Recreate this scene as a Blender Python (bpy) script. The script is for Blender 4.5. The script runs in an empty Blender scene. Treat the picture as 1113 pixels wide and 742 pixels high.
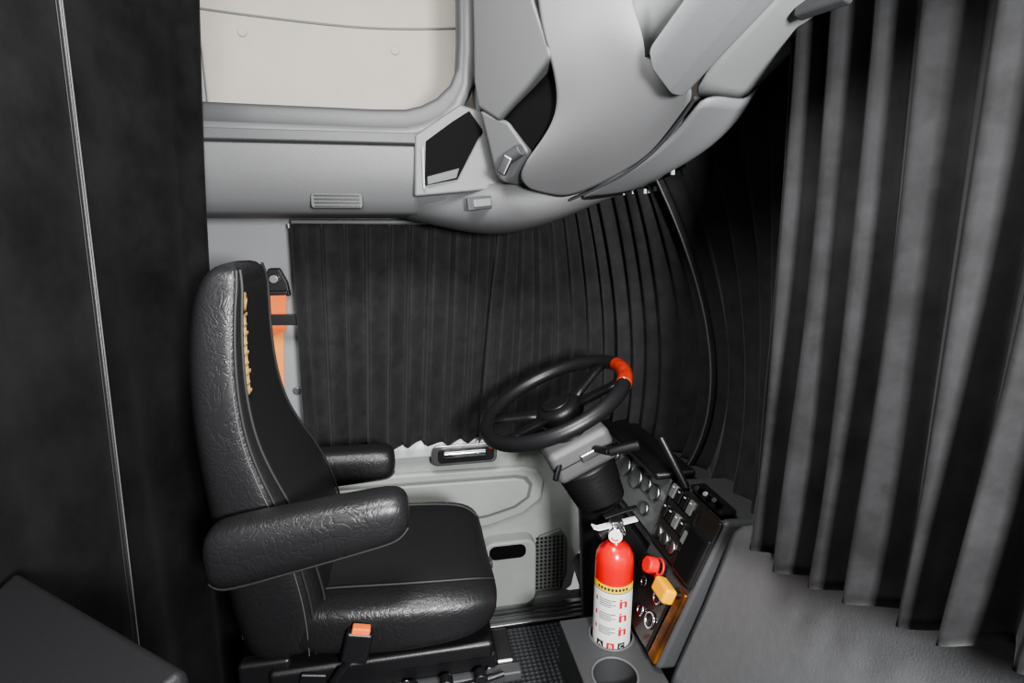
import bpy, bmesh, math, random
from mathutils import Vector, Matrix
random.seed(7)
COL=bpy.context.scene.collection
# ------------------------------------------------------------ materials
def mat(name,color,rough=.5,metal=0,bump=None,bscale=200,bstr=.1,var=0,vscale=4,sheen=0,spec=.5,coat=0,stretch=None,color2=None,bdist=.004):
    m=bpy.data.materials.new(name); m.use_nodes=True
    nt=m.node_tree; b=nt.nodes['Principled BSDF']; L=nt.links
    b.inputs['Base Color'].default_value=(*color,1)
    b.inputs['Roughness'].default_value=rough; b.inputs['Metallic'].default_value=metal
    b.inputs['Specular IOR Level'].default_value=spec
    if sheen:
        b.inputs['Sheen Weight'].default_value=sheen; b.inputs['Sheen Roughness'].default_value=.5
    if coat: b.inputs['Coat Weight'].default_value=coat
    tc=nt.nodes.new('ShaderNodeTexCoord'); co=tc.outputs['Object']
    if stretch:
        mp=nt.nodes.new('ShaderNodeMapping'); mp.inputs['Scale'].default_value=stretch
        L.new(co,mp.inputs[0]); co=mp.outputs[0]
    if var:
        n=nt.nodes.new('ShaderNodeTexNoise'); n.inputs['Scale'].default_value=vscale; n.inputs['Detail'].default_value=6
        n.inputs['Roughness'].default_value=.65
        r=nt.nodes.new('ShaderNodeValToRGB')
        c2=color2 if color2 else tuple(min(1,c*(1+var)) for c in color)
        c1=tuple(c*(1-var) for c in color) if not color2 else color
        r.color_ramp.elements[0].color=(*c1,1); r.color_ramp.elements[1].color=(*c2,1)
        r.color_ramp.elements[0].position=.35; r.color_ramp.elements[1].position=.68
        L.new(co,n.inputs['Vector']); L.new(n.outputs['Fac'],r.inputs[0]); L.new(r.outputs[0],b.inputs['Base Color'])
    if bump:
        bp=nt.nodes.new('ShaderNodeBump'); bp.inputs['Strength'].default_value=bstr; bp.inputs['Distance'].default_value=bdist
        if bump=='noise':
            n=nt.nodes.new('ShaderNodeTexNoise'); n.inputs['Scale'].default_value=bscale; n.inputs['Detail'].default_value=4
            L.new(co,n.inputs['Vector']); L.new(n.outputs['Fac'],bp.inputs['Height'])
        elif bump=='leather':
            # long soft wrinkles plus a fine grain
            d=nt.nodes.new('ShaderNodeTexNoise'); d.inputs['Scale'].default_value=9; d.inputs['Detail'].default_value=5; d.inputs['Distortion'].default_value=1.2
            mx=nt.nodes.new('ShaderNodeMixRGB'); mx.inputs[0].default_value=.25
            L.new(co,d.inputs['Vector']); L.new(co,mx.inputs[1]); L.new(d.outputs['Color'],mx.inputs[2])
            v=nt.nodes.new('ShaderNodeTexVoronoi'); v.feature='DISTANCE_TO_EDGE'; v.inputs['Scale'].default_value=bscale
            L.new(mx.outputs[0],v.inputs['Vector'])
            r=nt.nodes.new('ShaderNodeValToRGB'); r.color_ramp.elements[1].position=.16; r.color_ramp.interpolation='EASE'
            L.new(v.outputs['Distance'],r.inputs[0])
            n2=nt.nodes.new('ShaderNodeTexNoise'); n2.inputs['Scale'].default_value=220; L.new(co,n2.inputs['Vector'])
            ad=nt.nodes.new('ShaderNodeMath'); ad.operation='MULTIPLY_ADD'; ad.inputs[1].default_value=.35
            L.new(n2.outputs['Fac'],ad.inputs[0]); L.new(r.outputs[0],ad.inputs[2]); L.new(ad.outputs[0],bp.inputs['Height'])
        elif bump=='grid':
            v=nt.nodes.new('ShaderNodeTexVoronoi'); v.inputs['Scale'].default_value=bscale; v.inputs['Randomness'].default_value=0
            L.new(co,v.inputs['Vector']); L.new(v.outputs['Distance'],bp.inputs['Height'])
        L.new(bp.outputs[0],b.inputs['Normal'])
    return m
M={}
M['curtain']=mat('black_velour',(.013,.013,.0135),.8,bump='noise',bscale=50,bstr=.2,var=.6,vscale=18,sheen=.08,color2=(.024,.024,.025),spec=.3)
M['curtain_near']=mat('black_velour_sheen',(.009,.009,.0095),.8,bump='noise',bscale=50,bstr=.15,var=.6,vscale=14,sheen=.05,color2=(.021,.021,.022),spec=.25)
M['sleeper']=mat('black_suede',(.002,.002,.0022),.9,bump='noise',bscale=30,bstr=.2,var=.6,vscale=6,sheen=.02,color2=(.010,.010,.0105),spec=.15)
M['leather']=mat('black_leather',(.015,.015,.016),.38,bump='leather',bscale=36,bstr=.16,bdist=.003,spec=.5)
M['leather_s']=mat('black_leather_smooth',(.012,.012,.013),.4,bump='noise',bscale=350,bstr=.25,bdist=.001)
M['suede_seat']=mat('seat_insert',(.012,.012,.013),.55,bump='noise',bscale=300,bstr=.2)
M['pipe']=mat('seam_piping',(.022,.022,.022),.6)
M['stitch']=mat('stitch_grey',(.10,.10,.10),.6)
M['grey']=mat('grey_plastic',(.105,.106,.108),.48,bump='noise',bscale=500,bstr=.18)
M['greyd']=mat('grey_plastic_dark',(.056,.057,.059),.5,bump='noise',bscale=500,bstr=.18)
M['greyl']=mat('grey_plastic_light',(.165,.166,.169),.45,bump='noise',bscale=500,bstr=.12)
M['pillar']=mat('pillar_grey',(.26,.27,.275),.5,bump='noise',bscale=400,bstr=.2)
M['dash']=mat('dash_grey_vinyl',(.115,.117,.12),.5,bump='noise',bscale=320,bstr=.22,var=.05,vscale=60)
M['door']=mat('door_grey',(.33,.345,.325),.5,bump='noise',bscale=400,bstr=.12,var=.08)
M['doord']=mat('door_groove',(.15,.16,.148),.5)
M['beige']=mat('beige_headliner',(.40,.372,.332),.85,bump='noise',bscale=300,bstr=.15,var=.05)
M['white']=mat('offwhite_trim',(.75,.77,.76),.5)
M['cove']=mat('cove_light_grey',(.22,.225,.23),.5,bump='noise',bscale=500,bstr=.12)
M['cove2']=mat('cove_pale',(.34,.35,.35),.5,bump='noise',bscale=500,bstr=.12)
M['black']=mat('black_plastic',(.010,.010,.011),.4,bump='noise',bscale=300,bstr=.1)
M['recess_shade']=mat('painted_recess_shade',(.006,.006,.0062),.9,spec=.1)  # near-black colour paints the shade inside openings
M['rubber']=mat('rubber_bellows',(.012,.012,.013),.5)
M['mat']=mat('diamond_mat',(.05,.053,.057),.45,bump='grid',bscale=62,bstr=1,bdist=.012)
M['steel']=mat('brushed_metal',(.40,.40,.41),.35,1)
M['chrome']=mat('chrome',(.75,.75,.76),.12,1)
M['wood']=mat('wood_rim',(.30,.02,.010),.2,var=.4,vscale=30,coat=.6,color2=(.50,.05,.02))
M['red']=mat('red_enamel',(.72,.008,.008),.22,coat=.5)
M['redp']=mat('red_plastic',(.7,.02,.02),.35)
M['orange']=mat('orange_belt',(.80,.17,.04),.7,bump='noise',bscale=300,bstr=.3)
M['belt2']=mat('belt_tan',(.80,.28,.06),.7)
M['yellow']=mat('yellow_plastic',(.9,.42,.01),.35)
M['label']=mat('paper_white',(.8,.8,.78),.5)
M['lyel']=mat('label_yellow',(.85,.62,.03),.5)
M['lred']=mat('label_red',(.65,.02,.02),.5)
M['ink']=mat('label_ink',(.03,.03,.03),.6)
M['orange_glow']=mat('painted_orange_glow',(.10,.045,.02),.32,.7,var=.4,vscale=9,color2=(.40,.15,.035))  # orange reflected glow put into the colour
M['fascia']=mat('dark_gloss_fascia',(.035,.030,.026),.28,.4,coat=.3)
M['gold']=mat('gold_thread',(.42,.27,.11),.5,.3)
M['silver']=mat('silver_panel',(.18,.19,.185),.35,.3)
M['glass']=mat('gauge_face',(.05,.055,.055),.15,coat=.5)
M['lens']=mat('windshield_glass',(.10,.11,.12),.1)
# ------------------------------------------------------------ helpers
def empty(name,loc=(0,0,0)):
    e=bpy.data.objects.new(name,None); COL.objects.link(e); e.empty_display_size=.05
    return e
def obj(name,verts,faces,m,parent=None,smooth=False,bevel=0,seg=3,sub=0,solid=0,mats=None,fm=None):
    me=bpy.data.meshes.new(name); me.from_pydata([tuple(v) for v in verts],[],faces); me.update()
    o=bpy.data.objects.new(name,me); COL.objects.link(o)
    for mm in (mats or [m]): me.materials.append(M[mm])
    if fm:
        for p,i in zip(me.polygons,fm): p.material_index=i
    bm=bmesh.new(); bm.from_mesh(me); bmesh.ops.recalc_face_normals(bm,faces=bm.faces[:]); bm.to_mesh(me); bm.free()
    if solid:
        s=o.modifiers.new('s','SOLIDIFY'); s.thickness=solid; s.offset=0
    if bevel:
        b=o.modifiers.new('b','BEVEL'); b.width=bevel; b.segments=seg; b.limit_method='ANGLE'; b.angle_limit=math.radians(30)
        smooth=True
    if sub:
        s=o.modifiers.new('ss','SUBSURF'); s.levels=sub; s.render_levels=sub
    if smooth:
        for p in me.polygons: p.use_smooth=True
        if bevel and not sub:
            w=o.modifiers.new('wn','WEIGHTED_NORMAL'); w.keep_sharp=True
    if parent: o.parent=parent
    return o
def box(name,c,s,m,parent=None,bevel=.004,rot=None,seg=3):
    x,y,z=[q/2 for q in s]
    vs=[Vector((i*x,j*y,k*z)) for i in(-1,1) for j in(-1,1) for k in(-1,1)]
    if rot:
        R=rot if isinstance(rot,Matrix) else (Matrix.Rotation(rot[2],3,'Z')@Matrix.Rotation(rot[1],3,'Y')@Matrix.Rotation(rot[0],3,'X'))
        vs=[R@v for v in vs]
    vs=[v+Vector(c) for v in vs]
    f=[(0,1,3,2),(4,6,7,5),(0,4,5,1),(2,3,7,6),(0,2,6,4),(1,5,7,3)]
    return obj(name,vs,f,m,parent,bevel=bevel,seg=seg)
def loft(name,rings,m,parent=None,cap=True,sub=0,mats=None,fmf=None,smooth=True,bevel=0):
    n=len(rings[0]); vs=[p for r in rings for p in r]; fs=[]; fm=[]
    for i in range(len(rings)-1):
        for k in range(n):
            a=i*n+k;b=i*n+(k+1)%n
            fs.append((a,b,b+n,a+n)); fm.append(fmf(i,k) if fmf else 0)
    if cap:
        fs.append(tuple(range(n))); fs.append(tuple(range((len(rings)-1)*n,len(rings)*n))); fm+= [0,0]
    return obj(name,vs,fs,m,parent,smooth=smooth,sub=sub,mats=mats,fm=fm if fmf else None,bevel=bevel)
def frame(d):
    d=Vector(d).normalized(); u=d.cross(Vector((0,0,1)))
    if u.length<1e-3: u=Vector((1,0,0))
    u.normalize(); return d,u,d.cross(u).normalized()
def cyl(name,p0,p1,r0,m,parent=None,r1=None,n=28,bevel=0):
    p0=Vector(p0);p1=Vector(p1); r1=r0 if r1 is None else r1
    d,u,v=frame(p1-p0)
    ring=lambda p,r:[p+r*(math.cos(2*math.pi*k/n)*u+math.sin(2*math.pi*k/n)*v) for k in range(n)]
    o=loft(name,[ring(p0,r0),ring(p1,r1)],m,parent,smooth=False)
    b=o.modifiers.new('b','BEVEL'); b.width=bevel or min(r0,r1)*.15+.0003; b.segments=3; b.limit_method='ANGLE'; b.angle_limit=math.radians(50)
    for p in o.data.polygons: p.use_smooth=True
    w=o.modifiers.new('wn','WEIGHTED_NORMAL')
    return o
def lathe(name,c,axis,prof,m,parent=None,n=40):
    c=Vector(c); d,u,v=frame(axis)
    rings=[[c+d*h+r*(math.cos(2*math.pi*k/n)*u+math.sin(2*math.pi*k/n)*v) for k in range(n)] for r,h in prof]
    return loft(name,rings,m,parent)
def tube(name,pts,r,m,parent=None,cyclic=False,smooth=True,res=10):
    cu=bpy.data.curves.new(name,'CURVE'); cu.dimensions='3D'; cu.bevel_depth=r; cu.bevel_resolution=4; cu.resolution_u=res; cu.use_fill_caps=True
    sp=cu.splines.new('NURBS' if smooth else 'POLY'); sp.points.add(len(pts)-1)
    for q,p in zip(sp.points,pts): q.co=(*p,1)
    sp.use_cyclic_u=cyclic
    if smooth: sp.order_u=3; sp.use_endpoint_u=not cyclic
    cu.materials.append(M[m]); o=bpy.data.objects.new(name,cu); COL.objects.link(o)
    if parent:o.parent=parent
    return o
def torus(name,c,axis,R,r,m,parent=None,a0=0,a1=2*math.pi,n=64,k=14,u0=None):
    c=Vector(c); d,u,v=frame(axis)
    if u0 is not None:
        u=Vector(u0); u=(u-d*u.dot(d)).normalized(); v=d.cross(u)
    full=abs(a1-a0-2*math.pi)<1e-6; rings=[]
    for i in range(n+(0 if full else 1)):
        t=a0+(a1-a0)*i/n; e=math.cos(t)*u+math.sin(t)*v
        rings.append([c+e*(R+r*math.cos(2*math.pi*j/k))+d*r*math.sin(2*math.pi*j/k) for j in range(k)])
    if full: rings.append(rings[0])
    return loft(name,rings,m,parent,cap=not full)
def prism(name,pts,y0,y1,m,parent=None,bevel=.004,plane='XZ',seg=3):
    f=(lambda a,b,t:(a,t,b)) if plane=='XZ' else ((lambda a,b,t:(t,a,b)) if plane=='YZ' else (lambda a,b,t:(a,b,t)))
    n=len(pts); vs=[f(a,b,y0) for a,b in pts]+[f(a,b,y1) for a,b in pts]
    fs=[tuple(range(n)),tuple(range(2*n-1,n-1,-1))]+[(i,(i+1)%n,n+(i+1)%n,n+i) for i in range(n)]
    return obj(name,vs,fs,m,parent,bevel=bevel,seg=seg)
def cr(P,u):
    n=len(P)-1; t=max(0,min(n-1e-6,u*n)); i=int(t); t-=i
    g=lambda j:Vector(P[max(0,min(n,j))])
    a,b,c,d=g(i-1),g(i),g(i+1),g(i+2)
    return .5*((2*b)+(c-a)*t+(2*a-5*b+4*c-d)*t*t+(3*b-a-3*c+d)*t**3)
def rrect(cx,cz,w,h,r,n=6):
    out=[]
    for sx,sz,a in((1,1,0),(-1,1,90),(-1,-1,180),(1,-1,270)):
        for i in range(n+1):
            t=math.radians(a+90*i/n); out.append((cx+sx*(w/2-r)+r*math.cos(t),cz+sz*(h/2-r)+r*math.sin(t)))
    return out
def curtain(name,top,mid,bot,npl,at,ab,m,parent=None,kind='knife',cols=12,rows=36,flip=1,jit=.12,hemj=.004):
    N=npl*cols; vs=[]; fs=[]
    ph=[random.uniform(-jit,jit) for _ in range(npl+2)]; am=[random.uniform(.65,1.3) for _ in range(npl+2)]
    for j in range(rows+1):
        v=j/rows
        for i in range(N+1):
            u=i/N
            def P(u):
                a,b,c=cr(top,u),cr(mid,u),cr(bot,u)
                return a*(1-v)*(1-2*v)+b*4*v*(1-v)+c*v*(2*v-1)
            p=P(u); tg=P(min(1,u+.004))-P(max(0,u-.004)); tg.z=0; tg.normalize()
            nr=Vector((-tg.y,tg.x,0))*flip
            t=u*npl; k=int(min(npl-1,t)); fr=t-k; 
            A=(at+(ab-at)*v)*(am[k]*(1-fr)+am[k+1]*fr)
            if kind=='knife':
                w=(fr/.78 if fr<.78 else (1-fr)/.22); w=w*2-1; w=.6*w+.4*math.sin(w*math.pi/2)
            elif kind=='zig':
                w=(2/math.pi)*math.asin(.975*math.sin(2*math.pi*(t+ph[k]*(1-fr)*fr*2)))
            else:
                w=math.sin(2*math.pi*(t+ph[k]*fr*(1-fr)*3))+.35*math.sin(2*math.pi*t*.37+1.3*v)
            w+=.15*math.sin(7*v+3*t)*v
            q=p+nr*A*w+tg*ph[k]*.02*math.sin(math.pi*fr)
            if v>.97: q.z+=hemj*math.sin(t*2.1)
            vs.append(q)
    for j in range(rows):
        for i in range(N):
            a=j*(N+1)+i; fs.append((a,a+1,a+N+2,a+N+1))
    o=obj(name,vs,fs,m,parent,smooth=True,solid=.0025)
    return o
def slab(name,pts,off,m,parent,bevel=.01,sub=0):
    pts=[Vector(p) for p in pts]; n=len(pts)
    vs=pts+[p+Vector(off) for p in pts]
    fs=[tuple(range(n)),tuple(range(2*n-1,n-1,-1))]+[(i,(i+1)%n,n+(i+1)%n,n+i) for i in range(n)]
    return obj(name,vs,fs,m,parent,bevel=bevel,seg=4)
def grid(name,g,m,parent,sub=2,solid=.006):
    R_,C_=len(g),len(g[0]); vs=[p for row in g for p in row]
    fs=[(j*C_+i,j*C_+i+1,(j+1)*C_+i+1,(j+1)*C_+i) for j in range(R_-1) for i in range(C_-1)]
    o=obj(name,vs,fs,m,parent,smooth=True,sub=sub)
    s=o.modifiers.new('sol','SOLIDIFY'); s.thickness=solid; return o
# ------------------------------------------------------------ shell
obj('floor',[(-1.3,-.6,-.005),(1.1,-.6,-.005),(1.1,1.8,-.005),(-1.3,1.8,-.005)],[(0,1,2,3)],'black',solid=.01)
box('ceiling',(-.1,.6,2.22),(2.4,2.4,.02),'beige',bevel=0)
wl=empty('wall_left')
box('pillar_panel',(-.75,1.775,1.1),(.87,.03,2.2),'pillar',wl,bevel=.003)
box('upper_panel',(.4,1.775,1.87),(1.43,.03,.66),'beige',wl,bevel=.003)
box('window_header',(.4,1.775,1.46),(1.43,.03,.16),'greyl',wl,bevel=.003)
box('front_panel',(.86,1.775,.7),(.5,.03,1.4),'black',wl,bevel=.003)
cyl('panel_screw',(-.347,1.76,.875),(-.347,1.752,.875),.012,'steel',wl)
# door -------------------------------------------------------
d=empty('door_1')
prism('door_skin',[(-.325,.02),(.50,.0),(.57,.05),(.60,.20),(.60,.40),(.57,.55),(.54,.69),(-.325,.69)],1.755,1.785,'door',d,bevel=.008)
prism('sill_roll',[(1.70,.70),(1.695,.675),(1.715,.635),(1.76,.615),(1.76,.71)],-.325,.54,'white',d,plane='YZ',bevel=.008)
prism('armrest_panel',[(-.30,.30),(.05,.30),(.16,.335),(.26,.345),(.38,.38),(.445,.43),(.455,.50),(.43,.545),(.38,.56),(-.30,.575)],1.735,1.76,'door',d,bevel=.012,seg=5)
prism('armrest_groove',[(-.28,.345),(.05,.345),(.15,.375),(.25,.385),(.35,.41),(.40,.445),(.41,.495),(.39,.525),(.35,.535),(-.28,.545)],1.731,1.737,'doord',d,bevel=.002)
prism('armrest_inset',[(-.27,.355),(.05,.355),(.145,.385),(.25,.395),(.345,.42),(.39,.45),(.398,.492),(.38,.516),(.345,.525),(-.27,.535)],1.724,1.737,'door',d,bevel=.006)
prism('map_pocket_shell',rrect(.325,.17,.19,.26,.04),1.70,1.765,'door',d,bevel=.01)
prism('pocket_shade_plate',rrect(.315,.262,.13,.05,.022),1.695,1.703,'recess_shade',d,bevel=.002)  # dark plate painted as the pocket's inner shade
prism('speaker_grille',[(.42,.06),(.52,.05),(.545,.12),(.545,.26),(.52,.30),(.44,.28),(.42,.22)],1.742,1.76,'doord',d,bevel=.006)
for i in range(14):
    for j in range(7):
        cyl('speaker_dot',(.432+j*.0155,1.742,.072+i*.0155),(.432+j*.0155,1.740,.072+i*.0155),.0048,'black',d,n=8,bevel=.0003)
prism('handle_bezel',rrect(.17,.645,.215,.072,.02),1.69,1.72,'steel',d,bevel=.004)
prism('handle_recess',rrect(.175,.645,.185,.05,.015),1.685,1.692,'black',d,bevel=.002)
box('handle_lever',(.17,1.675,.655),(.14,.02,.018),'chrome',d,bevel=.005)
box('lock_tab',(.262,1.68,.672),(.028,.02,.014),'wood',d,bevel=.003)
prism('door_base_trim',[(-.325,.0),(.5,-.0),(.56,.04),(.5,.05),(-.325,.05)],1.72,1.756,'doord',d,bevel=.005)
sp=empty('trim_1')
box('sill_plate',(.1,1.68,.012),(1.0,.09,.02),'steel',sp,bevel=.004)
for i in range(3): box('sill_rib',(.1,1.655+.022*i,.024),(.98,.006,.006),'greyd',sp,bevel=.002)
box('floor_mat',(.22,1.28,.006),(.85,.70,.012),'mat',bevel=.004)
obj('window_1',[(1.0,-.3,1.06),(1.0,1.75,.88),(.74,1.75,1.62),(.72,-.3,1.98)],[(0,1,2,3)],'lens',solid=.006)
# ------------------------------------------------------------ curtains
r=empty('windshield_curtain')
curtain('side_window_pleats',[(-.303,1.665,1.388),(0,1.665,1.385),(.310,1.665,1.378)],[(-.308,1.665,1.04),(-.02,1.665,1.04),(.29,1.665,1.04)],[(-.312,1.665,.705),(-.04,1.665,.70),(.265,1.665,.705)],11,.016,.021,'curtain',r,kind='knife',cols=16,flip=1,jit=.3)
box('curtain_tie',(-.355,1.675,1.115),(.12,.006,.032),'black',r,bevel=.002,rot=(0,.03,0))
T=[(.28,1.66,1.380),(.42,1.652,1.415),(.54,1.6,1.465),(.61,1.42,1.475),(.635,1.3,1.49),(.65,1.05,1.64),(.65,.8,1.73),(.65,.6,1.78)]
Mi=[(.24,1.66,1.03),(.44,1.66,1.05),(.61,1.60,1.07),(.71,1.45,1.08),(.785,1.26,1.07),(.77,1.06,1.15),(.70,.85,1.22),(.67,.62,1.28)]
B=[(.21,1.66,.70),(.42,1.66,.70),(.61,1.63,.71),(.72,1.48,.73),(.768,1.3,.74),(.745,1.0,.725),(.665,.83,.79),(.655,.64,.88)]
curtain('pleats',T[:5],Mi[:5],B[:5],14,.014,.021,'curtain',r,kind='knife',cols=16,flip=1,jit=.3)
curtain('pleats_passenger',T[4:],Mi[4:],B[4:],9,.012,.018,'curtain',r,kind='zig',cols=16,flip=-1,jit=.4)
def quad(a,b,c,v): 
    a,b,c=Vector(a),Vector(b),Vector(c); return a*(1-v)*(1-2*v)+b*4*v*(1-v)+c*v*(2*v-1)
zp=[quad(T[4],Mi[4],B[4],i/24)+Vector((-.026,-.016,0)) for i in range(25)]
tube('zipper_tape',zp,.009,'curtain_near',r)
tube('zipper_teeth',[p+Vector((-.008,-.006,0)) for p in zp],.0022,'stitch',r)
cyl('zipper_pull',zp[-1]+Vector((-.01,-.01,-.005)),zp[-1]+Vector((-.012,-.012,-.04)),.005,'chrome',r)
rp=[(p[0],p[1]+.022,p[2]+.008) for p in [(-.31,1.68,1.385)]+T+[(.64,.3,1.82)]]
tube('rail',rp,.007,'greyl',r)
for i in range(46):
    p=cr(rp,i/45.0); box('glider',p+Vector((-.004,-.012,-.012)),(.008,.008,.012),'white',r,bevel=.001)
r=empty('gathered_curtain')
curtain('pleats',[(.575,.80,1.70),(.58,.68,1.74),(.585,.52,1.79),(.60,.34,1.84),(.61,.1,1.86)],
 [(.575,.775,1.28),(.58,.65,1.3),(.585,.50,1.34),(.60,.34,1.38),(.61,.1,1.4)],
 [(.575,.765,.855),(.58,.65,.865),(.59,.50,.91),(.60,.36,.96),(.61,.1,1.02)],9,.017,.028,'curtain_near',r,kind='zig',cols=20,rows=44,jit=.4)
r=empty('sleeper_curtain')
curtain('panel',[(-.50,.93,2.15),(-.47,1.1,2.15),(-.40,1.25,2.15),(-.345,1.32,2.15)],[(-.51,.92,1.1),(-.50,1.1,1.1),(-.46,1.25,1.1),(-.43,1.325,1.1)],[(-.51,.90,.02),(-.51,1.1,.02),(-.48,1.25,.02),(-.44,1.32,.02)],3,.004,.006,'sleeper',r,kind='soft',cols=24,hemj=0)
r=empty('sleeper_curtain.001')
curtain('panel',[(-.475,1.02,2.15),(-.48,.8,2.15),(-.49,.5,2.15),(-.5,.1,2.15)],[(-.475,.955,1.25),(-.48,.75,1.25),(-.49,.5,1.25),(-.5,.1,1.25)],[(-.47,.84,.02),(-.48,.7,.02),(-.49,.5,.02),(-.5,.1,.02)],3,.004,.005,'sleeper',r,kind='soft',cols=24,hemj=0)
def q2(v): return quad((-.475,1.02,2.15),(-.475,.955,1.25),(-.47,.84,.02),v)
tube('edge_piping',[q2(i/20)+Vector((.004,.0,0)) for i in range(21)],.0045,'leather_s',r)
tube('edge_zip',[q2(i/20)+Vector((.009,-.004,0)) for i in range(21)],.0010,'stitch',r)
tube('edge_stitch',[q2(i/20)+Vector((.009,-.020,0)) for i in range(21)],.0008,'pipe',r)
# ------------------------------------------------------------ overhead shelf above the door
sh=empty('overhead_shelf')
prism('shelf_body',[(1.36,1.60),(1.352,1.555),(1.358,1.50),(1.375,1.445),(1.41,1.412),(1.47,1.402),(1.74,1.402),(1.74,1.60)],-.62,.30,'grey',sh,plane='YZ',bevel=.008,seg=4)
prism('shelf_band',[(1.345,1.592),(1.340,1.568),(1.36,1.560),(1.40,1.595)],-.62,.12,'greyd',sh,plane='YZ',bevel=.004)
def sweep(name,path,sec,m,parent):
    rings=[]
    for i,p in enumerate(path):
        a=Vector(path[max(0,i-1)]);b=Vector(path[min(len(path)-1,i+1)]); t=(b-a).normalized()
        nrm=Vector((-t.z,0,t.x))
        rings.append([Vector(p)+nrm*h+Vector((0,1,0))*k for k,h in sec])
    return loft(name,rings,m,parent)
lp=[(-.62,1.36,1.625),(-.3,1.36,1.622),(-.05,1.36,1.62),(.02,1.36,1.622),(.06,1.36,1.632),(.10,1.36,1.652),(.135,1.36,1.685),(.155,1.36,1.73),(.16,1.36,1.80),(.165,1.36,2.2)]
sweep('retaining_lip',lp,[(-.012,.012),(-.006,.020),(.05,.020),(.05,-.026),(-.004,-.032),(-.014,-.020)],'greyd',sh)
lp2=[(x,y-.006,z-.030) for x,y,z in lp]
sweep('lip_lower_band',lp2,[(-.008,.010),(.03,.010),(.03,-.014),(-.008,-.014)],'grey',sh)
obj('shelf_floor',[(-.62,1.36,1.605),(.15,1.36,1.605),(.15,1.75,1.605),(-.62,1.75,1.605)],[(0,1,2,3)],'greyd',sh,solid=.006)
prism('back_padding',rrect(-.14,1.905,.74,.55,.03),1.735,1.757,'beige',sh,bevel=.01,seg=4)
tube('padding_seam',[(-.5,1.733,1.94),(-.3,1.733,1.925),(.0,1.733,1.915),(.2,1.733,1.935)],.003,'doord',sh)
for p in((-.40,1.89),(.0,1.865),(-.40,2.1)): cyl('padding_button',(p[0],1.736,p[1]),(p[0],1.729,p[1]),.012,'beige',sh)
box('side_riser',(.235,1.55,1.9),(.12,.38,.62),'greyd',sh,bevel=.01)
prism('reading_vent',rrect(-.145,1.441,.115,.034,.008),1.360,1.374,'greyd',sh,bevel=.002)
for i in range(4): box('vent_slat',(-.145,1.359,1.429+i*.008),(.100,.004,.0035),'black',sh,bevel=.0005)
prism('cubby_bezel',[(.03,1.45),(.24,1.47),(.24,1.63),(.14,1.655),(.035,1.585)],1.338,1.36,'grey',sh,bevel=.006)
prism('cubby_shade_plate',[(.055,1.475),(.13,1.490),(.19,1.60),(.16,1.640),(.12,1.615),(.06,1.572)],1.330,1.340,'recess_shade',sh,bevel=.002)  # flat plate on the bezel, cubby shade in its colour
prism('cubby_frame',[(.050,1.467),(.055,1.467),(.055,1.560),(.050,1.556)],1.326,1.34,'cove2',sh,bevel=.002)
prism('cubby_inner_shelf',[(.06,1.476),(.128,1.492),(.135,1.515),(.06,1.495)],1.326,1.335,'greyd',sh,bevel=.002)
hd=empty('header_trim')
rings=[]
for u in [i/16 for i in range(17)]:
    fr=cr([(-.05,1.40,1.43),(.10,1.385,1.405),(.22,1.33,1.40),(.36,1.30,1.405),(.50,1.25,1.45)],u)
    bk=cr([(-.05,1.66,1.40),(.12,1.66,1.40),(.30,1.64,1.385),(.44,1.56,1.43),(.56,1.36,1.47)],u)
    up=Vector((0,0,.10+.03*u)); lo=-.035*math.sin(math.pi*min(1,u*1.1))
    rings.append([fr+up,fr+Vector((0,-.012,.05)),fr+Vector((0,-.004,.01+lo*.6)),fr*.75+bk*.25+Vector((0,0,lo)),(fr+bk)/2+Vector((0,0,lo)),bk,bk+up])
loft('header_shell',rings,'grey',hd,sub=1)
box('rocker_bezel',(.185,1.325,1.437),(.075,.01,.03),'greyd',hd,bevel=.003,rot=(0,-.1,.3))
box('rocker_switch',(.185,1.319,1.437),(.045,.01,.018),'greyl',hd,bevel=.003,rot=(0,-.1,.3))
# ------------------------------------------------------------ overhead console pod
pod=empty('overhead_console')
A=(.159,1.25,1.843);Bp=(.159,1.25,1.684);C=(.205,1.25,1.491)
P1=(.254,1.1,1.794);P2=(.277,1.05,1.688);P3=(.314,1.1,1.605);P4=(.244,1.22,1.494);P5=(.385,1.28,1.446);P6=(.467,1.1,1.505);P7=(.473,.88,1.598);P8=(.42,.9,1.664);P9=(.339,.98,1.716);P10=(.3275,1.0,1.764)
slab('flank_lower',[C,(.225,1.235,1.475),P4,(.262,1.165,1.535),(.225,1.20,1.60),(.17,1.25,1.63)],(.06,.10,.0),'grey',pod)
slab('flank_upper',[Bp,(.170,1.25,1.63),(.205,1.21,1.60),(.25,1.12,1.65),P2,P1,(.254,1.1,2.2),(.159,1.25,2.2),A],(.06,.10,.0),'grey',pod)
slab('opening_shade_slab',[(.175,1.262,1.63),(.235,1.24,1.50),(.33,1.14,1.57),(.30,1.08,1.70),(.24,1.16,1.66)],(.02,.05,0),'recess_shade',pod,bevel=0)  # dark backing slab, shade of the opening painted on
cyl('latch_knob',(.226,1.195,1.525),(.248,1.170,1.540),.013,'greyd',pod)
box('latch_plate',(.216,1.190,1.51),(.022,.012,.040),'steel',pod,rot=(0,.5,-.6))
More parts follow.
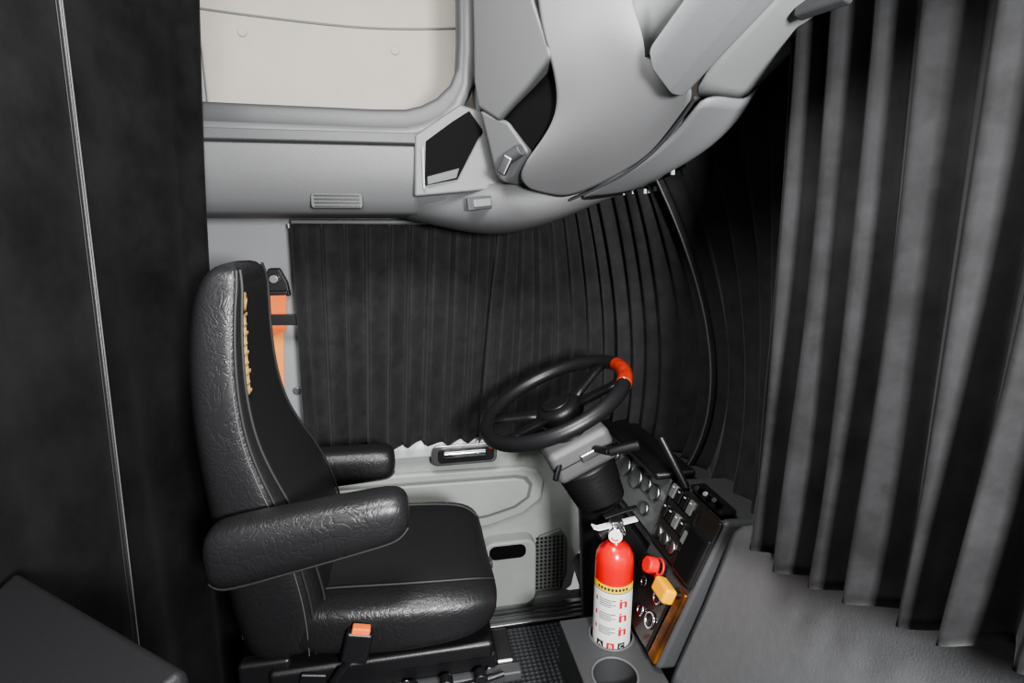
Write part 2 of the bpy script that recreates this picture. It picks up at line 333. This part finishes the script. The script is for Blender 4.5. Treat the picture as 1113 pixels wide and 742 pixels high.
g=[
 [(.254,1.1,2.2),(.30,1.04,2.2),(.3275,1.0,2.2),(.35,.98,2.2),(.38,.95,2.2)],
 [P1,(.293,1.045,1.79),P10,(.36,.965,1.77),(.40,.93,1.75)],
 [P2,(.305,1.01,1.705),P9,(.38,.935,1.69),P8],
 [P3,(.345,1.04,1.625),(.38,.98,1.645),(.42,.915,1.64),(.452,.885,1.63)],
 [(.28,1.16,1.548),(.335,1.12,1.555),(.395,1.05,1.575),(.445,.95,1.60),P7],
 [P4,(.31,1.215,1.495),(.39,1.15,1.515),(.45,1.04,1.545),(.485,.94,1.578)],
 [(.285,1.265,1.468),(.335,1.27,1.458),P5,P6,(.50,.98,1.56)],
]
grid('console_body',g,'greyl',pod,sub=3,solid=.004)
g=[[(.385,1.283,1.444),(.467,1.103,1.503),(.50,.98,1.558),(.478,.88,1.596)],
   [(.455,1.27,1.452),(.52,1.12,1.50),(.56,.99,1.56),(.54,.90,1.60)],
   [(.534,1.25,1.466),(.575,1.12,1.50),(.609,1.0,1.545),(.60,.93,1.60)],
   [(.56,1.27,1.50),(.60,1.13,1.54),(.625,1.0,1.60),(.62,.93,1.64)]]
grid('underside_wing',g,'cove',pod)
tube('body_seam',[(.385,1.278,1.443),(.43,1.19,1.468),(.465,1.095,1.50),(.485,.99,1.545),(.475,.885,1.592)],.003,'greyd',pod)
g=[[(.40,.96,1.655),(.37,.96,1.80),(.34,.96,2.2)],[(.415,.9,1.66),(.375,.9,1.80),(.34,.9,2.2)],[(.405,.75,1.68),(.36,.75,1.8),(.33,.75,2.2)],[(.40,.4,1.76),(.36,.4,1.90),(.33,.4,2.2)],[(.40,-.1,1.86),(.36,-.1,1.95),(.33,-.1,2.2)]]
grid('header_face',g,'cove2',pod,sub=1)
c0=[(.388,1.662),(.396,1.635),(.430,1.600),(.455,1.598),(.466,1.645),(.45,1.675),(.40,1.680)]
loft('header_bar',[[(x,y,z+(.86-y)*.30) for x,z in c0] for y in(.885,-.1)],'cove',pod,bevel=.008)
g=[[(.458,.90,1.60),(.54,.94,1.60),(.60,.96,1.60),(.63,.98,1.63)],
   [(.460,.7,1.665),(.53,.74,1.67),(.59,.80,1.68),(.64,.82,1.70)],
   [(.460,.4,1.755),(.53,.4,1.77),(.59,.45,1.78),(.64,.45,1.82)],
   [(.460,-.1,1.90),(.53,-.1,1.88),(.59,.0,1.86),(.64,.0,1.88)]]
grid('header_cove',g,'cove2',pod)
box('visor_clip',(.53,.68,1.665),(.02,.07,.02),'greyd',pod,bevel=.005,rot=(0,.2,.3))
# ------------------------------------------------------------ driver seat
st=empty('driver_seat'); YC=1.17
def se(t,a,b,n):
    c,s=math.cos(t),math.sin(t)
    return math.copysign(abs(c)**(2/n),c)*a, math.copysign(abs(s)**(2/n),s)*b
secs=[(.555,-.33,-.19,.16,.99),(.575,-.345,-.165,.19,.968),(.66,-.362,-.155,.205,.958),(.78,-.37,-.175,.205,.956),(.88,-.376,-.205,.185,.957),(.95,-.378,-.235,.165,.958),(1.02,-.379,-.258,.150,.960),(1.10,-.378,-.268,.138,.964),(1.18,-.373,-.268,.128,.970),(1.25,-.362,-.264,.118,.978),(1.29,-.348,-.262,.108,.988),(1.315,-.332,-.268,.092,1.000),(1.325,-.31,-.285,.065,1.02)]
K=48; rings=[]
for z,xb,xf,hw,yn in secs:
    rg=[]
    for k in range(K):
        t=2*math.pi*k/K; x,y=se(t,(xf-xb)/2,hw,3.6)
        if x>0: x+=(.022*(abs(y)/hw)**3-.016)*min(1,(z-.53)*6)*(x/((xf-xb)/2))
        rg.append(Vector((x+(xb+xf)/2,yn+hw+y,z)))
    rings.append(rg)
loft('backrest',rings,'leather',st,mats=['leather','suede_seat'],fmf=lambda i,k:1 if (k<6 or k>=K-6) and 1<=i<10 else 0,sub=1)
for k in (9,K-9,6,K-6):
    tube('back_piping',[r_[k]+Vector((.002,(-.001 if k>K/2 else .001),0)) for r_ in rings[1:-1]],.0028,'pipe',st)
tube('back_stitch',[r_[K-10]+Vector((.001,-.0025,0)) for r_ in rings[1:-1]],.0009,'stitch',st)
# embroidered plain mark stitched on the bolster face, following its surface
def onb(z,kf):
    zs=[s[0] for s in secs]; i=max(j for j in range(len(zs)-1) if zs[j]<=z); f=(z-zs[i])/(zs[i+1]-zs[i]); k=int(kf); g_=kf-k
    a=rings[i][k].lerp(rings[i][(k+1)%K],g_); b=rings[i+1][k].lerp(rings[i+1][(k+1)%K],g_)
    return a.lerp(b,f)+Vector((.003,-.001,0))
for n_,z in enumerate((1.10,1.117,1.134,1.151,1.168,1.185,1.202,1.219,1.236)):
    e=(3.0,3.8,2.6,3.4,2.7,3.3,2.5,3.5,2.9)[n_]
    tube('embroidered_bar',[onb(z+.003*(i%2),K-6.0+(6.0-e)*i/5) for i in range(6)],.0022,'gold',st,smooth=False)
tube('embroidered_shield',[onb(1.254,K-5.8),onb(1.246,K-4.4),onb(1.262,K-2.8),onb(1.275,K-4.2),onb(1.254,K-5.8)],.0022,'gold',st,smooth=False)
for kf in (5.2,4.0): tube('embroidered_stem',[onb(1.10,K-kf),onb(1.17,K-kf+.2),onb(1.24,K-kf)],.0016,'gold',st,smooth=False)
cs=[(-.285,.59,.65,.16),(-.27,.56,.685,.195),(-.2,.54,.70,.212),(-.05,.525,.692,.218),(.05,.53,.685,.218),(.11,.54,.678,.212),(.145,.56,.665,.198),(.162,.585,.648,.175),(.168,.60,.635,.14)]
rings2=[]
for x,z0,z1,hw in cs:
    rg=[]
    for k in range(K):
        t=2*math.pi*k/K; y,z=se(t,hw,(z1-z0)/2,3.2)
        if z>0: z+=(.018*(abs(y)/hw)**2-.012)
        rg.append(Vector((x,YC+y,z+(z0+z1)/2)))
    rings2.append(rg)
loft('seat_cushion',rings2,'leather',st,mats=['leather','suede_seat'],fmf=lambda i,k:1 if 7<=k<17 and 1<=i<6 else 0,sub=1)
for k in (31,29,17,7): tube('cushion_piping',[r_[k]+Vector((0,0,.002)) for r_ in rings2[1:-1]],.0026,'pipe',st)
tube('cushion_stitch',[r_[30]+Vector((0,-.001,.001)) for r_ in rings2[1:-1]],.0009,'stitch',st)
def arm(name,p0,p1,y,hw,h0,h1):
    p0=Vector(p0);p1=Vector(p1); rg=[]
    for u,s in((-.03,.35),(-.015,.7),(.02,.92),(.12,1),(.4,1),(.75,1),(.92,.98),(.98,.85),(1.01,.6),(1.02,.3)):
        c=p0.lerp(p1,u); h=(h0+(h1-h0)*u)*s
        rg.append([Vector((c.x,y+se(2*math.pi*k/32,hw*s,h,2.8)[0],c.y+se(2*math.pi*k/32,hw*s,h,2.8)[1])) for k in range(32)])
    loft(name,rg,'leather',st,sub=1)
    tube(name+'_piping',[r_[22]+Vector((0,-.001,-.001)) for r_ in rg[1:-1]],.0022,'pipe',st)
arm('near_armrest',(-.335,.850),(-.015,.900),.905,.044,.060,.046)
arm('far_armrest',(-.29,.757),(-.050,.762),1.43,.045,.052,.044)
box('armrest_bracket',(-.31,.945,.80),(.06,.05,.06),'black',st,bevel=.01)
box('armrest_bracket_far',(-.31,1.37,.76),(.06,.12,.05),'black',st,bevel=.01)
box('seat_pan',(-.07,YC,.525),(.44,.40,.04),'black',st,bevel=.01)
box('upper_frame',(-.09,YC,.480),(.50,.36,.045),'black',st,bevel=.01)
for y in(.985,1.375):
    box('slide_rail',(-.05,y,.452),(.52,.03,.022),'greyd',st,bevel=.004)
    box('lower_rail',(-.08,y,.06),(.56,.04,.05),'black',st,bevel=.006)
    box('scissor_arm',(-.10,y+.02,.26),(.54,.018,.035),'black',st,bevel=.005,rot=(0,.72,0))
    box('scissor_arm_b',(-.10,y+.045 if y<1.1 else y-.03,.26),(.54,.018,.035),'black',st,bevel=.005,rot=(0,-.72,0))
box('base_plate',(-.08,YC,.03),(.60,.44,.03),'black',st,bevel=.006)
for i in range(7):
    z=.10+i*.05
    box('boot_fold',(-.09,YC,z),(.40 if i%2 else .43,.30 if i%2 else .33,.05),'rubber',st,bevel=.018)
box('rear_side_cover',(-.30,1.0,.50),(.10,.03,.12),'black',st,bevel=.01)
box('side_bracket',(-.22,.965,.46),(.05,.012,.16),'black',st,bevel=.004,rot=(0,.2,0))
for x,z in((-.02,.472),(.05,.475),(.12,.477)):
    cyl('adjust_knob',(x,.97,z),(x,.945,z),.014,'black',st)
tube('adjust_lever',[(-.15,.955,.46),(-.05,.95,.452),(.05,.95,.458),(.17,.965,.47)],.006,'black',st)
box('front_lever',(.18,1.05,.46),(.04,.10,.018),'steel',st,bevel=.006)
for i in range(5): cyl('frame_bolt',(-.20+.085*i,.969,.482),(-.20+.085*i,.966,.482),.006,'steel',st,n=12)
cyl('air_valve',(.16,.99,.40),(.19,.975,.385),.02,'steel',st)
tube('buckle_stalk',[(-.20,.955,.47),(-.165,.95,.53),(-.125,.95,.585)],.008,'black',st)
box('buckle_body',(-.118,.943,.605),(.05,.022,.065),'black',st,bevel=.006,rot=(0,.25,0))
box('buckle_button',(-.108,.940,.642),(.034,.018,.014),'orange',st,bevel=.003,rot=(0,.25,0))
# ------------------------------------------------------------ seat belt
sb=empty('seat_belt')
prism('anchor_bracket',[(-.418,1.175),(-.338,1.175),(-.343,1.215),(-.362,1.258),(-.392,1.258),(-.412,1.215)],1.738,1.762,'black',sb,bevel=.004)
cyl('anchor_bolt',(-.377,1.738,1.228),(-.377,1.72,1.228),.013,'steel',sb)
box('anchor_slot',(-.378,1.732,1.186),(.072,.012,.014),'black',sb,bevel=.004)
obj('webbing',[(-.413,1.73,1.18),(-.347,1.73,1.18),(-.357,1.735,1.07),(-.415,1.735,1.05)],[(0,1,2,3)],'orange',sb,solid=.003)
obj('webbing_lower',[(-.405,1.745,1.18),(-.358,1.745,1.18),(-.388,1.75,.80),(-.44,1.75,.80)],[(0,1,2,3)],'belt2',sb,solid=.003)
# ------------------------------------------------------------ steering wheel
sw=empty('steering_wheel')
C0=Vector((.349,1.25,.967)); th=math.radians(25)
ax=Vector((-math.sin(th),0,math.cos(th))); fx=Vector((math.cos(th),0,math.sin(th)))
torus('rim',C0,ax,.182,.018,'leather_s',sw,u0=fx,n=80)
torus('wood_inlay',C0,ax,.182,.0187,'wood',sw,a0=-.62,a1=.10,u0=fx,n=24)
yv=Vector((0,1,0))
hubc=C0-ax*.03
lathe('hub',hubc,ax,[(.052,-.03),(.062,-.01),(.06,.008),(.045,.018),(.0,.020)],'black',sw)
lathe('horn_ring',hubc,ax,[(.036,.019),(.038,.022),(.034,.024),(.0,.024)],'black',sw)
for ang in(0.45,-0.45,math.pi-.45,math.pi+.45):
    e=math.cos(ang)*fx+math.sin(ang)*yv
    p0=hubc+e*.04; p1=C0+e*.176-ax*.004
    dd=(p1-p0); side=ax.cross(dd).normalized()
    rg=[]
    for u,w,h in((0,.022,.010),(.3,.018,.009),(.7,.016,.008),(1,.020,.010)):
        c=p0.lerp(p1,u); rg.append([c+side*se(2*math.pi*k/16,w,h,3)[0]+ax*se(2*math.pi*k/16,w,h,3)[1] for k in range(16)])
    loft('spoke',rg,'black',sw)
cl=empty('steering_column')
Cc=hubc-ax*.09; R=Matrix.Rotation(-th,3,'Y')
lathe('upper_collar',hubc-ax*.03,-ax,[(.0,-.005),(.040,0),(.046,.02),(.05,.04),(.05,.05)],'black',cl)
box('column_shroud',Cc-ax*.02,(.165,.14,.09),'grey',cl,bevel=.018,rot=R,seg=5)
box('shroud_split',Cc-ax*.02,(.167,.142,.004),'black',cl,bevel=.001,rot=R)
box('hazard_switch',Cc+Vector((.02,-.073,-.01)),(.05,.012,.02),'steel',cl,bevel=.004,rot=R)
cyl('turn_stalk_base',Cc+Vector((.03,-.06,.0)),Cc+Vector((.05,-.12,.015)),.009,'black',cl)
cyl('turn_stalk',Cc+Vector((.05,-.12,.015)),Cc+Vector((.11,-.15,.04)),.011,'black',cl)
cyl('tilt_lever',Cc+Vector((-.05,-.06,-.03)),Cc+Vector((-.07,-.09,-.06)),.007,'black',cl)
prof=[];h=0
for i in range(9):
    prof+= [(.070-.002*i,h),(.080-.002*i,h+.007),(.070-.002*i,h+.013)]; h+=.015
lathe('bellows',Cc-ax*.06,-ax,[(0,0)]+prof+[(0,h)],'rubber',cl)
cyl('lower_shaft',Cc-ax*.16,(.50,1.27,.02),.05,'black',cl,r1=.035)
box('pedal_bracket',(.52,1.33,.33),(.08,.22,.18),'black',cl,bevel=.02,rot=(0,-.3,0))
# ------------------------------------------------------------ dashboard
db=empty('dashboard')
secs3=[(-.3,.72,1.02,.62,.45),(.2,.705,.99,.61,.43),(.5,.695,.935,.59,.42),(.75,.68,.855,.565,.41),(.88,.67,.79,.548,.40),(.935,.663,.768,.541,.40),(.945,.66,.765,.54,.40)]
rings3=[]
for y,xt,zt,xb,zb in secs3:
    rings3.append([(.955,y,zt-.03),(xt+.08,y,zt+.003),(xt+.02,y,zt),(xt+.004,y,zt-.012),(xt-.006,y,zt-.035),(xt*.55+xb*.45,y,zt*.5+zb*.5),(xb+.01,y,zb+.03),(xb,y,zb),(xb+.015,y,zb-.04),(xb+.10,y,.02),(.955,y,.02)])
loft('passenger_fascia',rings3,'dash',db)
def CP(s,t,o=0): return Vector((.50+.15*t,1.17-.215*s,.40+.37*t))+Vector((-.927,0,.376))*o
NP=Vector((-.927,0,.376)); TP=Vector((.376,0,.927)); SP=Vector((0,-1,0))
RP=Matrix(((TP.x,SP.x,-NP.x),(TP.y,SP.y,-NP.y),(TP.z,SP.z,-NP.z)))
def onp(name,s,t,w,h,dp,m,o=0,bevel=.002,seg=3):
    return box(name,CP(s,t,o),(h,w,dp),m,db,bevel=bevel,rot=RP,seg=seg)
slab('stack_body',[CP(0,.06),CP(1.0,.06),CP(1.0,1.0),CP(0,1.0)],(.3,0,-.02),'greyd',db,bevel=.012)
onp('stack_fascia_lower',.42,.29,.16,.16,.012,'fascia',.003,.006)
onp('stack_glow_strip',.90,.31,.030,.18,.014,'orange_glow',.003,.006)  # strip imitates the orange glow along the stack's side edge
onp('stack_fascia_upper',.52,.78,.20,.165,.012,'fascia',.004,.006)
for i in range(4):
    for j in range(2):
        onp('rocker',.12+.13*i,.93-.13*j,.022,.034,.012,'black' if (i+j)%3 else 'silver',.012,.003)
        onp('rocker_mark',.12+.13*i,.955-.13*j,.006,.002,.002,'white',.019,0)
for i in range(3):
    c=CP(.15+.16*i,.66,.008)
    lathe('dial_bezel',c,NP,[(0,0),(.016,0),(.017,.006),(.014,.008)],'steel',db,n=24)
    lathe('dial_face',c,NP,[(0,.006),(.014,.006),(.014,.0065),(0,.0065)],'glass',db,n=24)
onp('pocket_frame',.80,.72,.078,.12,.014,'black',.008,.005)
onp('pocket_void',.80,.72,.062,.10,.004,'recess_shade',.016,.002)
for j in range(3): onp('stack_button',.62,.64+.13*j,.02,.03,.01,'silver' if j==1 else 'black',.012,.003)
cyl('supply_shaft',CP(.48,.52),CP(.48,.52,.03),.009,'black',db)
c=CP(.48,.52,.03); cyl('supply_knob',c,c+NP*.026,.022,'redp',db,n=8,r1=.020,bevel=.004)
c=CP(.48,.52,.02); torus('knob_guard',c,NP,.019,.003,'redp',db)
box('supply_tab',CP(.66,.50,.035),(.016,.03,.012),'redp',db,bevel=.004,rot=RP)
cyl('parking_shaft',CP(.88,.50),CP(.88,.50,.03),.009,'black',db)
box('parking_knob',CP(.86,.50,.046),(.036,.058,.030),'yellow',db,bevel=.008,rot=RP,seg=4)
for s,t,rr in((.62,.38,.015),(.66,.24,.017),(.45,.22,.012),(.30,.36,.010)):
    c=CP(s,t,.008); torus('ring_bezel',c+NP*.004,NP,rr,.003,'chrome',db,n=32)
    lathe('ring_face',c,NP,[(0,.0),(rr,.0),(rr*.8,.005),(0,.006)],'black',db,n=24)
slab('driver_panel',[(.60,1.17,.56),(.60,1.72,.56),(.66,1.72,.74),(.66,1.17,.76)],(.3,0,-.04),'greyd',db,bevel=.012)
slab('cluster_fascia',[(.605,1.19,.60),(.605,1.60,.60),(.652,1.60,.745),(.652,1.19,.755)],(-.010,0,.004),'silver',db,bevel=.004)
nn=Vector((-.95,0,.31)).normalized()
for i,(y,z,rr) in enumerate(((1.23,.70,.022),(1.28,.70,.022),(1.25,.645,.018),(1.34,.69,.03),(1.42,.69,.03),(1.50,.69,.022),(1.55,.69,.022))):
    c=Vector((.60+(z-.6)*.31-.008,y,z))
    lathe('gauge_bezel',c,nn,[(0,0),(rr,0),(rr+.001,.007),(rr-.004,.008)],'steel',db,n=28)
    lathe('gauge_face',c,nn,[(0,.005),(rr-.003,.005),(rr-.003,.006),(0,.006)],'glass',db,n=28)
slab('cluster_hood',[(.60,1.19,.775),(.60,1.60,.765),(.70,1.62,.775),(.70,1.17,.785)],(0,0,-.02),'black',db,bevel=.008)
slab('knee_panel',[(.58,1.19,.35),(.60,1.72,.35),(.605,1.72,.56),(.59,1.19,.56)],(.1,0,0),'black',db,bevel=.01)
slab('kick_panel',[(.60,1.72,.0),(.62,1.2,.0),(.60,1.2,.4),(.60,1.73,.56)],(.05,0,0),'black',db,bevel=.01)
tube('dash_lever',[(.592,1.16,.885),(.606,1.14,.85),(.64,1.11,.775)],.009,'black',db)
for i in range(3):
    cyl('toggle_bat',(.655,1.06-.035*i,.79),(.625,1.04-.035*i,.81+.004*i),.006,'steel' if i==1 else 'black',db)
box('toggle_plate',(.66,1.03,.785),(.04,.13,.012),'black',db,bevel=.004)
box('dash_pad',(.80,1.34,.69),(.30,.75,.04),'greyd',db,bevel=.01)
# ------------------------------------------------------------ cup holder console
ch=empty('cup_holder_console')
def plate_with_holes(name,x0,x1,y0,y1,z0,z1,holes,m,parent):
    o=box(name,((x0+x1)/2,(y0+y1)/2,(z0+z1)/2),(x1-x0,y1-y0,z1-z0),m,parent,bevel=0)
    for i,(x,y,r,dep) in enumerate(holes):
        n=40; rg=[[Vector((x+r*math.cos(2*math.pi*k/n),y+r*math.sin(2*math.pi*k/n),z)) for k in range(n)] for z in(z1-dep,z1+.05)]
        c=loft('cutter',rg,m,None,smooth=False)
        mo=o.modifiers.new('h%d'%i,'BOOLEAN'); mo.operation='DIFFERENCE'; mo.object=c; mo.solver='EXACT'
        bpy.context.view_layer.update()
        dg=bpy.context.evaluated_depsgraph_get(); me=bpy.data.meshes.new_from_object(o.evaluated_get(dg))
        o.modifiers.clear(); o.data=me; bpy.data.objects.remove(c)
    b=o.modifiers.new('b','BEVEL'); b.width=.003; b.segments=3; b.limit_method='ANGLE'; b.angle_limit=math.radians(40)
    return o
plate_with_holes('tray',.35,.535,.84,1.17,.27,.405,[(.462,1.10,.052,.03),(.425,.98,.050,.08)],'greyd',ch)
torus('cup_ring',(.425,.98,.405),(0,0,1),.051,.003,'grey',ch)
torus('cup_ring_ext',(.462,1.10,.405),(0,0,1),.053,.003,'grey',ch)
box('tray_base',(.455,1.0,.135),(.17,.32,.27),'black',ch,bevel=.01)
for i in range(3): lathe('coin',(.40+.022*i,.98+.01*(i%2),.327),(0,0,1),[(0,0),(.011,0),(.011,.002),(0,.002)],'white',ch,n=20)
# ------------------------------------------------------------ fire extinguisher
fe=empty('fire_extinguisher'); E=Vector((.462,1.10,.3765)); rE=.0455
lathe('cylinder',E,(0,0,1),[(0,0),(.03,0),(.040,.004),(rE,.014),(rE,.235),(.0435,.252),(.036,.268),(.024,.280),(.016,.286),(.016,.292),(0,.292)],'red',fe,n=56)
lathe('neck',E+Vector((0,0,.288)),(0,0,1),[(0,0),(.018,0),(.018,.012),(.014,.014),(.014,.035),(0,.035)],'chrome',fe)
box('valve_block',E+Vector((.0,0,.325)),(.03,.024,.028),'steel',fe,bevel=.004)
gd=Vector((-.39,-.9,.15)).normalized()
cyl('gauge_case',E+Vector((0,0,.310)),E+Vector((0,0,.310))+gd*.032,.018,'chrome',fe)
cyl('gauge_dial',E+Vector((0,0,.310))+gd*.032,E+Vector((0,0,.310))+gd*.034,.0155,'label',fe,bevel=.0003)
c=E+Vector((0,0,.310))+gd*.0345; torus('gauge_scale',c,gd,.009,.0018,'lred',fe,a0=.3,a1=2.4,n=16,k=6)
obj('carry_handle',[E+Vector(v) for v in [(-.045,-.010,.322),(.050,-.010,.336),(.050,.010,.336),(-.045,.010,.322),(-.058,-.010,.328),(-.058,.010,.328)]],[(0,1,2,3),(0,3,5,4)],'label',fe,solid=.004,bevel=.001)
obj('squeeze_lever',[E+Vector(v) for v in [(-.030,-.008,.348),(.015,-.008,.360),(.050,-.008,.366),(.050,.008,.366),(.015,.008,.360),(-.030,.008,.348)]],[(0,1,4,5),(1,2,3,4)],'black',fe,solid=.004,bevel=.001)
tube('pull_pin',[E+Vector((.0,-.012,.34)),E+Vector((.0,-.03,.34))],.002,'steel',fe,smooth=False)
torus('pin_ring',E+Vector((.0,-.042,.338)),(1,0,.2),.011,.0014,'steel',fe)
cyl('nozzle',E+Vector((-.014,0,.318)),E+Vector((-.045,-.01,.306)),.008,'black',fe,r1=.010)
AC=math.atan2(-1.1,-.462)
def patch(name,u0,u1,z0,z1,m,r=rE+.0006,n=None):
    n=n or max(1,int(abs(u1-u0)/.004)); vs=[];fs=[]
    for i in range(n+1):
        t=AC+(u0+(u1-u0)*i/n)/rE
        for z in(z0,z1): vs.append(E+Vector((r*math.cos(t),r*math.sin(t),z)))
    for i in range(n): fs.append((2*i,2*i+2,2*i+3,2*i+1))
    return obj(name,vs,fs,m,fe,smooth=True)
patch('label_sheet',-.062,.062,.018,.176,'label')
patch('label_band',-.062,.062,.176,.193,'lyel')
patch('label_rule',-.062,.062,.174,.176,'ink',rE+.0009)
for j in range(9): patch('band_print',-.038+.0085*j,-.0325+.0085*j,.181,.188,'ink',rE+.0012)
def txt(s,u,z,size,m,r=rE+.0012):
    cu=bpy.data.curves.new('t','FONT'); cu.body=s; cu.size=size; cu.align_x='CENTER'; cu.resolution_u=3
    o=bpy.data.objects.new('label_text',cu); COL.objects.link(o); bpy.context.view_layer.update()
    me=bpy.data.meshes.new_from_object(o.evaluated_get(bpy.context.evaluated_depsgraph_get())); bpy.data.objects.remove(o)
    for v in me.vertices:
        t=AC+(u+v.co.x)/rE; z_=z+v.co.y; v.co=E+Vector((r*math.cos(t),r*math.sin(t),z_))
    me.materials.clear(); me.materials.append(M[m]); oo=bpy.data.objects.new('label_text',me); COL.objects.link(oo); oo.parent=fe
for i in range(3):
    z=.142-.037*i
    patch('icon_body',.016,.023,z-.006,z+.012,'lred',rE+.0012); patch('icon_head',.017,.022,z+.0135,z+.018,'lred',rE+.0012)
    patch('icon_tank',.029,.036,z-.006,z+.008,'lred',rE+.0012); patch('icon_arm',.023,.034,z+.008,z+.0110,'lred',rE+.0012)
    patch('step_mark',-.043,-.038,z+.002,z+.014,'lred',rE+.0012)
    for j in range(4): patch('label_line',-.032,.008-.010*(j%2),z+.013-.0055*j,z+.0150-.0055*j,'ink',rE+.0012)
for k,s in enumerate('ABC'):
    patch('class_box',-.036+.026*k,-.018+.026*k,.024,.042,'lred' if k==1 else 'ink',rE+.0012)
    txt(s,-.027+.026*k,.027,.016,'label',rE+.0016)
# ------------------------------------------------------------ passenger seat corner (foreground)
ps=empty('passenger_seat')
prism('backrest',[(-.463,.678),(-.205,.475),(-.27,.37),(-.463,.52)],.30,1.0,'leather_s',ps,bevel=.012,plane='XY',seg=5)
prism('cushion',[(-.19,.44),(.05,.20),(-.25,-.1),(-.45,.15)],.40,.52,'leather_s',ps,bevel=.03,plane='XY',seg=5)
box('pedestal',(-.22,.22,.2),(.3,.3,.40),'black',ps,bevel=.02)
# ------------------------------------------------------------ light
w=bpy.data.worlds.new('world'); bpy.context.scene.world=w; w.use_nodes=True
bg=w.node_tree.nodes['Background']; bg.inputs[0].default_value=(.95,.97,1,1); bg.inputs[1].default_value=.38
def area(name,loc,tgt,size,power,col=(1,1,1)):
    l=bpy.data.lights.new(name,'AREA'); l.energy=power; l.size=size; l.color=col
    o=bpy.data.objects.new(name,l); COL.objects.link(o); o.location=loc
    o.rotation_euler=(Vector(tgt)-Vector(loc)).to_track_quat('-Z','Y').to_euler(); return o
area('ceiling_fill',(-.05,.45,2.12),(.05,1.3,.7),.4,28)  # added fill lamp under the ceiling, no actual fixture there
area('flash_light',(.30,-.50,1.45),(.2,1.4,1.1),.2,56)
try: bpy.context.scene.view_settings.look='AgX - Medium High Contrast'
except Exception: pass
# ------------------------------------------------------------ camera
cd=bpy.data.cameras.new('camera'); cam=bpy.data.objects.new('camera',cd); COL.objects.link(cam)
cd.sensor_width=36; cd.lens=19.407; cd.clip_start=.01
cam.location=(0,0,1.4); cam.rotation_euler=(math.radians(90-12.5),0,math.radians(-11))
bpy.context.scene.camera=cam
